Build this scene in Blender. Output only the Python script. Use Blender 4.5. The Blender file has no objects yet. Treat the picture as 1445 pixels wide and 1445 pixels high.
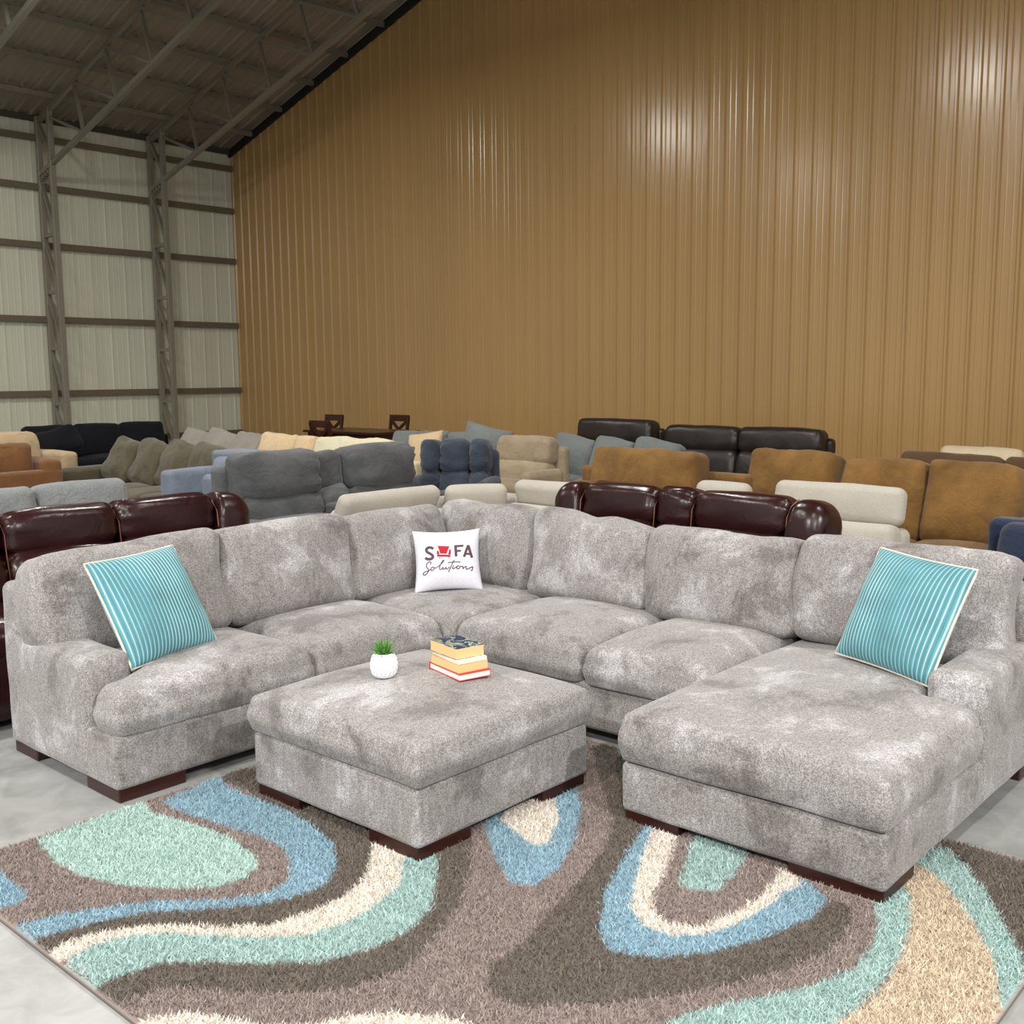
import bpy, bmesh, math, random
import numpy as np
from mathutils import Vector, Matrix, noise
random.seed(7)
rng = np.random.default_rng(7)
sc = bpy.context.scene
COL = sc.collection
R = math.radians

# ------------------------------------------------------------------ camera
F, HOR, ANG, H, ROLL = 1496.5, 529.1, 41.71, 1.6, -0.49
pit = math.atan2(722.5 - HOR, F); a_ = R(ANG)
FW = Vector((math.cos(a_) * math.cos(pit), math.sin(a_) * math.cos(pit), -math.sin(pit)))
rt_ = Vector((math.sin(a_), -math.cos(a_), 0)); up_ = rt_.cross(FW)
RT = rt_ * math.cos(R(ROLL)) + up_ * math.sin(R(ROLL)); UP = -rt_ * math.sin(R(ROLL)) + up_ * math.cos(R(ROLL))
cam = bpy.data.cameras.new('camera'); cam.sensor_width = 36; cam.lens = F / 1445 * 36; cam.clip_end = 200
co = bpy.data.objects.new('camera', cam); COL.objects.link(co)
m3 = Matrix((RT, UP, -FW)).transposed()
co.matrix_world = Matrix.Translation((0, 0, H)) @ m3.to_4x4()
sc.camera = co
def at(px, py, ax, v):
    d = FW * F + RT * (px - 722.5) - UP * (py - 722.5)
    o = Vector((0, 0, H)); i = 'xyz'.index(ax)
    return o + d * ((v - o[i]) / d[i])

# ------------------------------------------------------------------ materials
def lin(c):
    return tuple(((v / 255) / 12.92 if v / 255 < .04045 else ((v / 255 + .055) / 1.055) ** 2.4) for v in c) + (1,)
class NT:
    def __init__(s, name):
        s.m = bpy.data.materials.new(name); s.m.use_nodes = True
        s.n = s.m.node_tree.nodes; s.l = s.m.node_tree.links
        s.b = s.n['Principled BSDF']
    def add(s, t, **kw):
        n = s.n.new(t)
        for k, v in kw.items():
            if k in n.inputs: n.inputs[k].default_value = v
            else: setattr(n, k, v)
        return n
    def link(s, a, b): s.l.new(a, b)
    def coord(s, scale=(1, 1, 1), rand=True, kind='Object'):
        t = s.add('ShaderNodeTexCoord'); mp = s.add('ShaderNodeMapping'); mp.inputs['Scale'].default_value = scale
        s.link(t.outputs[kind], mp.inputs['Vector'])
        if rand:
            oi = s.add('ShaderNodeObjectInfo'); mu = s.add('ShaderNodeMath', operation='MULTIPLY'); mu.inputs[1].default_value = 37
            s.link(oi.outputs['Random'], mu.inputs[0]); cb = s.add('ShaderNodeCombineXYZ')
            for i in range(3): s.link(mu.outputs[0], cb.inputs[i])
            s.link(cb.outputs[0], mp.inputs['Location'])
        return mp.outputs[0]
    def noise(s, vec, scale, detail=4, rough=.55, dist=0):
        n = s.add('ShaderNodeTexNoise'); n.inputs['Scale'].default_value = scale; n.inputs['Detail'].default_value = detail
        n.inputs['Roughness'].default_value = rough; n.inputs['Distortion'].default_value = dist
        s.link(vec, n.inputs['Vector']); return n.outputs['Fac']
    def ramp(s, fac, stops):
        r = s.add('ShaderNodeValToRGB'); e = r.color_ramp.elements
        while len(e) < len(stops): e.new(.5)
        for q, (p, c) in zip(e, stops): q.position = p; q.color = c if len(c) == 4 else tuple(c) + (1,)
        s.link(fac, r.inputs[0]); return r.outputs[0]
    def mix(s, fac, a, b, mode='MIX'):
        n = s.add('ShaderNodeMix', data_type='RGBA', blend_type=mode)
        for v, i in ((fac, 0), (a, 6), (b, 7)):
            if hasattr(v, 'is_linked'): s.link(v, n.inputs[i])
            else: n.inputs[i].default_value = v
        return n.outputs[2]
    def bump(s, h, dist, strength=1, prev=None):
        n = s.add('ShaderNodeBump'); n.inputs['Distance'].default_value = dist; n.inputs['Strength'].default_value = strength
        s.link(h, n.inputs['Height'])
        if prev is not None: s.link(prev, n.inputs['Normal'])
        return n.outputs[0]
def gray(v): return (v, v, v, 1)
def mat_plain(name, c, rough=.6, metal=0, spec=.5, coat=0):
    t = NT(name); t.b.inputs['Base Color'].default_value = lin(c); t.b.inputs['Roughness'].default_value = rough
    t.b.inputs['Metallic'].default_value = metal; t.b.inputs['Specular IOR Level'].default_value = spec
    t.b.inputs['Coat Weight'].default_value = coat
    return t.m
def mat_fabric(name, c, var=.18, scale=3, weave=170, sheen=.2, bump=.002, fold=.022):
    t = NT(name); v = t.coord(); L = lin(c)
    lo = tuple(x * (1 - var) for x in L[:3]) + (1,); hi = tuple(min(1, x * (1 + var)) for x in L[:3]) + (1,)
    n1 = t.noise(v, scale, 5, .6); base = t.ramp(n1, [(.3, lo), (.7, hi)])
    n2 = t.noise(v, weave, 2, .6); w = t.ramp(n2, [(.3, gray(.72)), (.7, gray(1.0))])
    t.link(t.mix(1.0, base, w, 'MULTIPLY'), t.b.inputs['Base Color'])
    t.b.inputs['Roughness'].default_value = .9; t.b.inputs['Specular IOR Level'].default_value = .15
    t.b.inputs['Sheen Weight'].default_value = sheen; t.b.inputs['Sheen Roughness'].default_value = .5
    b = t.bump(n2, bump); n3 = t.noise(v, 8, 4, .6, .8)
    t.link(t.bump(n3, fold, .7, b), t.b.inputs['Normal'])
    return t.m
def mat_chenille(name, sc_=(1, 1, 1)):
    """short pile upholstery: patches where the nap lies the other way, plus a fine loop weave"""
    t = NT(name); v = t.coord(sc_)
    A, B, C_ = lin((148, 141, 138)), lin((183, 178, 176)), lin((221, 218, 220))
    n1 = t.noise(v, 3.4, 8, .68, .35); base = t.ramp(n1, [(.38, A), (.47, B), (.54, B), (.64, C_)])
    vs = t.coord((38, 38, 7)); n4 = t.noise(vs, 1.6, 4, .65); st = t.ramp(n4, [(.35, gray(.78)), (.62, gray(1.0))])
    vo = t.add('ShaderNodeTexVoronoi'); vo.inputs['Scale'].default_value = 200; t.link(v, vo.inputs['Vector'])
    w = t.ramp(vo.outputs['Distance'], [(.05, gray(1.06)), (.7, gray(.52))])
    n2 = t.noise(v, 110, 3, .6); w2 = t.ramp(n2, [(.32, gray(.74)), (.66, gray(1.08))])
    c = t.mix(1.0, base, w, 'MULTIPLY'); c = t.mix(1.0, c, w2, 'MULTIPLY'); c = t.mix(.8, c, st, 'MULTIPLY')
    t.link(c, t.b.inputs['Base Color'])
    t.b.inputs['Roughness'].default_value = .85; t.b.inputs['Specular IOR Level'].default_value = .2
    t.b.inputs['Sheen Weight'].default_value = .25; t.b.inputs['Sheen Roughness'].default_value = .45
    b = t.bump(vo.outputs['Distance'], -.0012, .7); n3 = t.noise(v, 11, 3, .55, .5)
    t.link(t.bump(n3, .008, .35, b), t.b.inputs['Normal'])
    return t.m
def mat_leather(name, c, rough=.33):
    t = NT(name); v = t.coord(); L = lin(c)
    n1 = t.noise(v, 5, 4); t.link(t.ramp(n1, [(.3, tuple(x * .75 for x in L[:3])), (.7, tuple(x * 1.2 for x in L[:3]))]), t.b.inputs['Base Color'])
    t.b.inputs['Roughness'].default_value = rough; t.b.inputs['Specular IOR Level'].default_value = .42
    n2 = t.noise(v, 230, 3); n3 = t.noise(v, 8, 3, .5, 1.2)
    t.link(t.bump(n3, .01, .3, t.bump(n2, .0006, .4)), t.b.inputs['Normal'])
    return t.m
def mat_wood(name, c, rough=.35):
    t = NT(name); v = t.coord((3, 3, 40)); L = lin(c)
    n1 = t.noise(v, 2, 5, .6, .6); t.link(t.ramp(n1, [(.3, tuple(x * .6 for x in L[:3])), (.7, tuple(x * 1.3 for x in L[:3]))]), t.b.inputs['Base Color'])
    t.b.inputs['Roughness'].default_value = rough
    return t.m
def mat_sheet(name, c, rough, metal=0, wave=.01, spec=.5, coat=0):
    """painted steel sheet with slight oil-canning"""
    t = NT(name); v = t.coord((1, 1, .35), rand=False); L = lin(c)
    n1 = t.noise(v, .7, 3); t.link(t.ramp(n1, [(.3, tuple(x * .93 for x in L[:3])), (.7, tuple(x * 1.06 for x in L[:3]))]), t.b.inputs['Base Color'])
    t.b.inputs['Roughness'].default_value = rough; t.b.inputs['Metallic'].default_value = metal; t.b.inputs['Specular IOR Level'].default_value = spec
    n2 = t.noise(v, 2.6, 2); t.link(t.bump(n2, wave, .6), t.b.inputs['Normal'])
    return t.m
CHEN = mat_chenille('grey_chenille')
DARKWOOD = mat_wood('espresso_wood', (52, 24, 19), .3)
STEEL = mat_sheet('galvanised_steel', (146, 142, 130), .45, .5, .004)
BURG = mat_leather('burgundy_leather', (42, 17, 18), .26)
BLACKL = mat_leather('black_brown_leather', (38, 31, 28), .36)

# ------------------------------------------------------------------ mesh helpers
def mesh_obj(name, verts, faces, mat, parent=None, smooth=True, loc=None, rot=None):
    me = bpy.data.meshes.new(name); me.from_pydata([tuple(v) for v in verts], [], faces); me.validate()
    bm = bmesh.new(); bm.from_mesh(me); bmesh.ops.recalc_face_normals(bm, faces=bm.faces); bm.to_mesh(me); bm.free()
    me.materials.append(mat)
    if smooth: me.polygons.foreach_set('use_smooth', [True] * len(me.polygons))
    o = bpy.data.objects.new(name, me); COL.objects.link(o)
    if parent: o.parent = parent
    if loc is not None: o.location = loc
    if rot is not None: o.rotation_euler = rot
    return o
class G:
    def __init__(s): s.v = []; s.f = []
    def add(s, v, f, M=None):
        n = len(s.v); s.v += [tuple(M @ Vector(p)) if M else tuple(p) for p in v]; s.f += [tuple(i + n for i in q) for q in f]; return s
    def box(s, x0, x1, y0, y1, z0, z1, r=.006, M=None):
        bm = bmesh.new(); bmesh.ops.create_cube(bm, size=1)
        for v in bm.verts: v.co = Vector(((x0 + x1) / 2 + v.co.x * (x1 - x0), (y0 + y1) / 2 + v.co.y * (y1 - y0), (z0 + z1) / 2 + v.co.z * (z1 - z0)))
        if r: bmesh.ops.bevel(bm, geom=bm.edges[:], offset=r, segments=2, affect='EDGES', profile=.5)
        bm.verts.index_update(); s.add([v.co for v in bm.verts], [[q.index for q in f.verts] for f in bm.faces], M); bm.free(); return s
    def bar(s, p, q, w, h=None, up=Vector((0, 0, 1))):
        p, q = Vector(p), Vector(q); d = (q - p).normalized(); h = h or w
        if abs(d.dot(up)) > .98: up = Vector((1, 0, 0))
        x = d.cross(up).normalized() * w / 2; y = x.cross(d).normalized() * h / 2
        v = [p + x + y, p - x + y, p - x - y, p + x - y, q + x + y, q - x + y, q - x - y, q + x - y]
        return s.add(v, [(0, 1, 2, 3), (4, 7, 6, 5), (0, 4, 5, 1), (1, 5, 6, 2), (2, 6, 7, 3), (3, 7, 4, 0)])
    def tube(s, pts, r, n=8, closed=False):
        pts = [Vector(p) for p in pts]; N = len(pts); v = []; f = []
        for i, p in enumerate(pts):
            d = (pts[(i + 1) % N] - pts[i - 1]) if closed or 0 < i < N - 1 else (pts[min(i + 1, N - 1)] - pts[max(i - 1, 0)])
            d.normalize(); u = Vector((0, 0, 1)) if abs(d.z) < .9 else Vector((0, 1, 0))
            x = d.cross(u).normalized(); y = x.cross(d)
            v += [p + (x * math.cos(k * 2 * math.pi / n) + y * math.sin(k * 2 * math.pi / n)) * r for k in range(n)]
        for i in range(N if closed else N - 1):
            j = (i + 1) % N
            f += [(i * n + k, i * n + (k + 1) % n, j * n + (k + 1) % n, j * n + k) for k in range(n)]
        if not closed: f += [tuple(range(n)), tuple(range((N - 1) * n, N * n))]
        return s.add(v, f)
    def obj(s, name, mat, parent=None, smooth=False, **kw): return mesh_obj(name, s.v, s.f, mat, parent, smooth, **kw)

def axis_samples(h, r, m):
    e = [h - r + r * math.tan(k * math.pi / 4 / 4) for k in range(5)]
    mid = list(np.linspace(-(h - r), h - r, m + 1))[1:-1]
    return [-x for x in e[::-1]] + mid + e
def cushion(sx, sy, sz, r=.06, crown=(0, 0, 0), amp=.008, freq=4, seed=0, cell=.055, sag=None, fold=0):
    """puffed, rounded box centred on the origin; crown = extra bulge per axis at the middle of each face"""
    h = (sx / 2, sy / 2, sz / 2); r = min(r, *(k * .98 for k in h))
    S = [axis_samples(k, r, max(2, int((2 * k - 2 * r) / cell))) for k in h]
    n = [len(k) for k in S]; idx = {}; V = []; Fc = []
    def vid(i, j, k):
        if (i, j, k) not in idx: idx[(i, j, k)] = len(V); V.append((S[0][i], S[1][j], S[2][k]))
        return idx[(i, j, k)]
    for i in range(n[0] - 1):
        for j in range(n[1] - 1):
            for k in (0, n[2] - 1): Fc.append((vid(i, j, k), vid(i + 1, j, k), vid(i + 1, j + 1, k), vid(i, j + 1, k)))
    for i in range(n[0] - 1):
        for k in range(n[2] - 1):
            for j in (0, n[1] - 1): Fc.append((vid(i, j, k), vid(i + 1, j, k), vid(i + 1, j, k + 1), vid(i, j, k + 1)))
    for j in range(n[1] - 1):
        for k in range(n[2] - 1):
            for i in (0, n[0] - 1): Fc.append((vid(i, j, k), vid(i, j + 1, k), vid(i, j + 1, k + 1), vid(i, j, k + 1)))
    out = []
    for p in V:
        p = Vector(p); q = Vector([max(-(h[i] - r), min(h[i] - r, p[i])) for i in range(3)]); d = p - q
        if d.length > 1e-9: p = q + d.normalized() * r
        u = [max(-1, min(1, p[i] / h[i])) for i in range(3)]
        w = [1 - u[i] ** 2 for i in range(3)]
        c = Vector((crown[0] * u[0] * w[1] * w[2], crown[1] * u[1] * w[0] * w[2], crown[2] * u[2] * w[0] * w[1]))
        nn = Vector(noise.noise_vector((p + Vector((seed * 3.7, seed * 1.3, seed * 5.1))) * freq))
        n2 = Vector(noise.noise_vector((p + Vector((seed * 1.7, seed * 2.3, seed * 4.1))) * freq * 2.7))
        p2 = p + c + nn * amp + n2 * amp * .4
        if fold:
            g = abs(noise.noise(Vector((p.x * 5 + seed * 9, p.y * 2, p.z * 9 + seed))))
            p2 -= Vector((0, 1, 0)) * fold * max(0, .25 - g) * 4 * (-1 if u[1] < 0 else 1) * w[0]
        if sag: p2 = sag(p2, u)
        out.append(p2)
    return out, Fc
def cushion_obj(name, mat, parent, size, loc, rot=(0, 0, 0), **kw):
    v, f = cushion(*size, **kw); return mesh_obj(name, v, f, mat, parent, True, loc=loc, rot=rot)
def slab(poly, z0, z1, r, crown, star, rc=.05, amp=.005, seed=0):
    """upholstered slab of any plan outline (T and L shaped seat cushions)"""
    P = [Vector((x, y)) for x, y in poly]; n_ = len(P)
    mm = [max(2, int((P[(i + 1) % n_] - P[i]).length / .05)) for i in range(n_)]
    def outline(inset):
        Q = []; rcs = []
        for i, p in enumerate(P):
            a, b = P[i - 1], P[(i + 1) % n_]; e1 = (p - a).normalized(); e2 = (b - p).normalized()
            n1 = Vector((-e1.y, e1.x)); n2 = Vector((-e2.y, e2.x)); Q.append(p + (n1 + n2) * (inset / (1 + n1.dot(n2))))
            rcs.append(max(.006, rc - inset) if e1.cross(e2) > 0 else rc + inset)
        pts = []
        for i, p in enumerate(Q):
            a, b = Q[i - 1], Q[(i + 1) % n_]; d1 = (a - p).normalized(); d2 = (b - p).normalized(); rr = rcs[i]; rn = rcs[(i + 1) % n_]
            q0 = p + d1 * rr; q2 = p + d2 * rr
            for k in range(6):
                t = k / 5; pts.append(q0 * (1 - t) ** 2 + p * 2 * t * (1 - t) + q2 * t * t)
            e = b + (p - b).normalized() * rn
            for k in range(1, mm[i]): pts.append(q2.lerp(e, k / mm[i]))
        return pts
    pts = outline(0); N = len(pts); star = Vector(star); V = []; Fc = []
    bx0, bx1 = min(p[0] for p in poly), max(p[0] for p in poly); by0, by1 = min(p[1] for p in poly), max(p[1] for p in poly)
    def ring(inset, z, t=0, top=0):
        pts = outline(inset)
        for i in range(N):
            p = pts[i].lerp(star, t)
            nn = noise.noise_vector(Vector((p.x, p.y, z)) * 4.2 + Vector((seed, seed, 0))) * amp * max(0, 1 - t * 1.3)
            cz = 0
            if top:
                u = min(1, abs(2 * (p.x - bx0) / (bx1 - bx0) - 1)); w = min(1, abs(2 * (p.y - by0) / (by1 - by0) - 1))
                cz = crown * top * ((1 - u ** 2.2) * (1 - w ** 2.2)) ** .7
                cz += noise.noise(Vector((p.x * 2.6 + seed, p.y * 2.6, seed))) * .012 * min(1, t * 3)
            V.append((p.x + nn.x, p.y + nn.y, z + cz + nn.z))
    k = 0
    rb = min(r, .022)
    for t in (.95, .6, .25): ring(rb, z0, t); k += 1
    for a in range(0, 91, 18): ring(rb * (1 - math.sin(R(a))), z0 + rb * (1 - math.cos(R(a)))); k += 1
    zs = z1 - z0 - r - rb
    for t in (.25, .5, .75): ring(-.014 * math.sin(t * math.pi), z0 + rb + zs * t); k += 1
    for a in range(90, -1, -15): ring(r * (1 - math.sin(R(a))), z1 - r * (1 - math.cos(R(a))), 0, 1); k += 1
    for t in (.06, .13, .22, .33, .45, .58, .7, .8, .88): ring(r, z1, t, 1); k += 1
    for j in range(k - 1): Fc += [(j * N + i, j * N + (i + 1) % N, (j + 1) * N + (i + 1) % N, (j + 1) * N + i) for i in range(N)]
    Fc += [tuple(range(N))]; b = (k - 1) * N; c = len(V)
    V.append(tuple(sum(V[b + i][q] for i in range(N)) / N for q in range(3))); Fc += [(b + i, b + (i + 1) % N, c) for i in range(N)]
    return V, Fc
def loft_roll(w, t, h, eL=.08, eR=.08, m=.62, puff=.03, gather=.006, seed=0, droop=0, amp=.006, n=36, sq=.62):
    """upholstered roll running along x, gathered and pulled in at its end seams"""
    nx = max(10, int(w / .03)); xs = sorted(set([-w / 2 + w * k / nx for k in range(nx + 1)] + [-w / 2 + eL * q for q in (.08, .3, .6)] + [w / 2 - eR * q for q in (.08, .3, .6)]))
    V = []
    for x in xs:
        dl, dr = x + w / 2, w / 2 - x
        k = 1
        if dl < eL: k = min(k, m + (1 - m) * math.sqrt(max(0, 1 - (1 - dl / eL) ** 2)))
        if dr < eR: k = min(k, m + (1 - m) * math.sqrt(max(0, 1 - (1 - dr / eR) ** 2)))
        d = min(dl, dr); u = 2 * x / w; bul = 1 + puff / t * (1 - u * u)
        for i in range(n):
            a = i * 2 * math.pi / n; c, s_ = math.cos(a), math.sin(a)
            y = t / 2 * math.copysign(abs(c) ** sq, c); z = h / 2 * math.copysign(abs(s_) ** sq, s_)
            wr = gather * math.exp(-d / .1) * noise.noise(Vector((math.cos(a) * 8 + seed, math.sin(a) * 8 + (1 if dl < dr else 7), seed * .7 + x * 2))) * 2.2
            y = y * k * (bul if y < 0 else 1); z = z * k + .012 * (1 - u * u) * (1 if z > 0 else 0)
            if z < 0: z -= droop * (1 - u * u) * min(1, -z / (h / 2))
            nn = noise.noise_vector(Vector((x * 4 + seed * 3, y * 5, z * 5 + seed))) * amp
            L = math.hypot(y, z) or 1
            V.append((x + nn.x * .3, y + y / L * wr + nn.y, z + z / L * wr + nn.z))
    N = len(xs)
    Fc = [(i * n + k, i * n + (k + 1) % n, (i + 1) * n + (k + 1) % n, (i + 1) * n + k) for i in range(N - 1) for k in range(n)]
    return V, Fc + [tuple(range(n)), tuple(range((N - 1) * n, N * n))]
def roll_obj(name, mat, par, size, loc, rot=(0, 0, 0), **kw):
    v, f = loft_roll(*size, **kw); return mesh_obj(name, v, f, mat, par, True, loc=loc, rot=rot)
def thing(name, label, cat, loc=(0, 0, 0), rz=0, group=None):
    o = bpy.data.objects.new(name, None); COL.objects.link(o); o.location = loc; o.rotation_euler = (0, 0, rz)
    o.empty_display_size = .1
    return tag(o, label, cat, group)
def tag(o, label, cat, group=None):
    o['label'] = label; o['category'] = cat
    if group: o['group'] = group
    return o
def struct(o): o['kind'] = 'structure'; return o

# ------------------------------------------------------------------ building
XW, YW, EAVE, SL = 12.5, 18.49, 6.043, .309
RIDGE = 3.0
def roofz(y): return EAVE + SL * (YW - y) if y > RIDGE else EAVE + SL * (YW - RIDGE) - SL * (RIDGE - y)
# floor
t = NT('polished_concrete'); v = t.coord(rand=False)
n1 = t.noise(v, 1.3, 6, .62, 1.2); n2 = t.noise(v, 7, 5, .6, .8)
c1 = t.ramp(n1, [(.3, lin((132, 134, 133))), (.55, lin((156, 157, 155))), (.75, lin((172, 173, 171)))])
c2 = t.ramp(n2, [(.35, gray(.8)), (.6, gray(1))])
cc = t.mix(1.0, c1, c2, 'MULTIPLY')
vo = t.add('ShaderNodeTexVoronoi', feature='DISTANCE_TO_EDGE'); vo.inputs['Scale'].default_value = 1.1
nd = t.add('ShaderNodeTexNoise'); nd.inputs['Scale'].default_value = 3; t.link(v, nd.inputs['Vector'])
mx = t.mix(.25, v, nd.outputs['Color']); t.link(mx, vo.inputs['Vector'])
t.link(t.mix(.35, cc, t.ramp(vo.outputs['Distance'], [(0, gray(.5)), (.012, gray(1))]), 'MULTIPLY'), t.b.inputs['Base Color'])
t.b.inputs['Roughness'].default_value = .38; t.link(t.bump(n2, .001, .3), t.b.inputs['Normal'])
struct(G().add([(-8, -8, 0), (XW + .1, -8, 0), (XW + .1, YW + .1, 0), (-8, YW + .1, 0)], [(0, 1, 2, 3)]).obj('floor', t.m))
# brown gable wall: ribbed sheet running along Y at X = XW
BROWN = mat_sheet('brown_steel_sheet', (172, 139, 90), .22, 0, .008, .5)
WHITE = mat_sheet('white_steel_sheet', (200, 201, 182), .5, 0, .003)
ROOFM = mat_sheet('roof_steel_sheet', (158, 147, 132), .45, .3, .006)
def profile(a, b, pitch, rib, h, off=0, minor=.004):
    pts = []; n = int((b - a) / pitch)
    for k in range(n + 1):
        y = a + off + k * pitch
        pts += [(y - rib, 0), (y - rib * .45, h), (y + rib * .45, h), (y + rib, 0)]
        for q in (.34, .67): pts += [(y + pitch * q - .012, 0), (y + pitch * q, minor), (y + pitch * q + .012, 0)]
    return [(a, 0)] + [p for p in pts if a < p[0] < b] + [(b, 0)]
pr = profile(-7.9, YW, .2455, .028, .028, .08)
V = []; Fc = []
for y, d in pr:
    V += [(XW - d, y, 0), (XW - d, y, roofz(y) - .05)]
Fc = [(2 * i, 2 * i + 2, 2 * i + 3, 2 * i + 1) for i in range(len(pr) - 1)]
struct(mesh_obj('wall_right', V, Fc, BROWN, smooth=False))
pr = profile(-7.9, XW, .32, .018, .02, .1, .003)
V = []
for x, d in pr: V += [(x, YW - d, 0), (x, YW - d, EAVE)]
struct(mesh_obj('wall_left', V, [(2 * i, 2 * i + 2, 2 * i + 3, 2 * i + 1) for i in range(len(pr) - 1)], WHITE, smooth=False))
pr = profile(-7.9, XW, .245, .03, .04, .03, .004)
V = []
for x, d in pr: V += [(x, YW, EAVE - d), (x, RIDGE, roofz(RIDGE) - d), (x, -8, roofz(-8) - d)]
Fc = []
for i in range(len(pr) - 1): Fc += [(3 * i, 3 * i + 3, 3 * i + 4, 3 * i + 1), (3 * i + 1, 3 * i + 4, 3 * i + 5, 3 * i + 2)]
struct(mesh_obj('ceiling', V, Fc, ROOFM, smooth=False))
BLK = mat_plain('black_closure', (18, 18, 18), .8)
g = G(); ys = np.linspace(YW, RIDGE, 40)
for y0, y1 in zip(ys, ys[1:]): g.bar((XW - .05, y0, roofz(y0) - .1), (XW - .05, y1, roofz(y1) - .1), .05, .13)
struct(g.obj('trim_1', BLK))
struct(G().bar((-7.9, YW - .05, EAVE - .06), (XW, YW - .05, EAVE - .06), .05, .1).obj('trim_2', mat_plain('eave_strut', (70, 66, 56), .6, .3)))
# girts on the left wall, one structure each
GIRT = mat_sheet('girt_steel', (112, 102, 86), .5, .3, .003)
for z in (5.66, 4.85, 3.88, 2.625, 1.349, .5):
    g = G().box(-7.8, XW - .04, YW - .11, YW - .022, z - .05, z + .05, 0)
    struct(g.obj('wall_girt', GIRT))
# purlins
for k in range(11):
    y = 17.66 - .955 * k
    if y < RIDGE: break
    z = roofz(y)
    g = G().bar((-7.8, y, z - .1), (XW - .02, y, z - .1), .06, .08)
    for i in range(82):                                           # screw clips where the roof ribs cross
        x = -7.9 + .03 + .245 * i
        if x > 4: g.box(x - .02, x + .02, y - .05, y + .05, z - .05, z - .03, 0)
    struct(g.obj('roof_purlin', STEEL))
# lattice columns and roof trusses
def zb(y): return 5.03 + .29 * (18.36 - y)
for X in (4.5, 6.55, 8.6, 10.66):
    g = G(); yo, yi = 18.33, 17.9
    g.box(X - .045, X + .045, yo - .04, yo + .04, 0, EAVE - .05, .004)
    g.box(X - .045, X + .045, yi - .04, yi + .04, 0, roofz(yi) - .16, .004)
    zs = [4.02 - .95 * k for k in range(5)]
    g.bar((X, yo, 5.92), (X, yi, 5.3), .06)
    prev = 4.95
    for z in zs:
        g.bar((X, yo, prev - .03), (X, yi, z + .05), .055); g.bar((X, yo, z), (X, yi, z), .06); prev = z
    for k in range(4): g.box(X - .05, X + .05, yo - .08 - .09 * k, yo - .04 - .09 * k, 4.93 + .03 * k, 4.99 + .03 * k, 0)
    struct(g.obj('lattice_column', STEEL))
    g = G(); yend = 4
    g.bar((X, 18.25, roofz(18.25) - .2), (X, yend, roofz(yend) - .2), .065)
    g.bar((X, 18.36, zb(18.36)), (X, yend, zb(yend)), .075, .07)
    T = [18.05 - 1.065 * i for i in range(13)]; B = [16.75 - 1.09 * i for i in range(13)]
    for i in range(12):
        if T[i] < yend or B[i] < yend: break
        if i: g.bar((X, T[i], roofz(T[i]) - .2), (X, B[i - 1], zb(B[i - 1])), .048)
        g.bar((X, T[i], roofz(T[i]) - .2), (X, B[i], zb(B[i])), .045)
    struct(g.obj('roof_truss', STEEL))
struct(G().bar((10.66, 12.4, zb(12.4)), (XW - .1, 11.7, roofz(11.7) - .2), .06).obj('roof_brace', STEEL))

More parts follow.
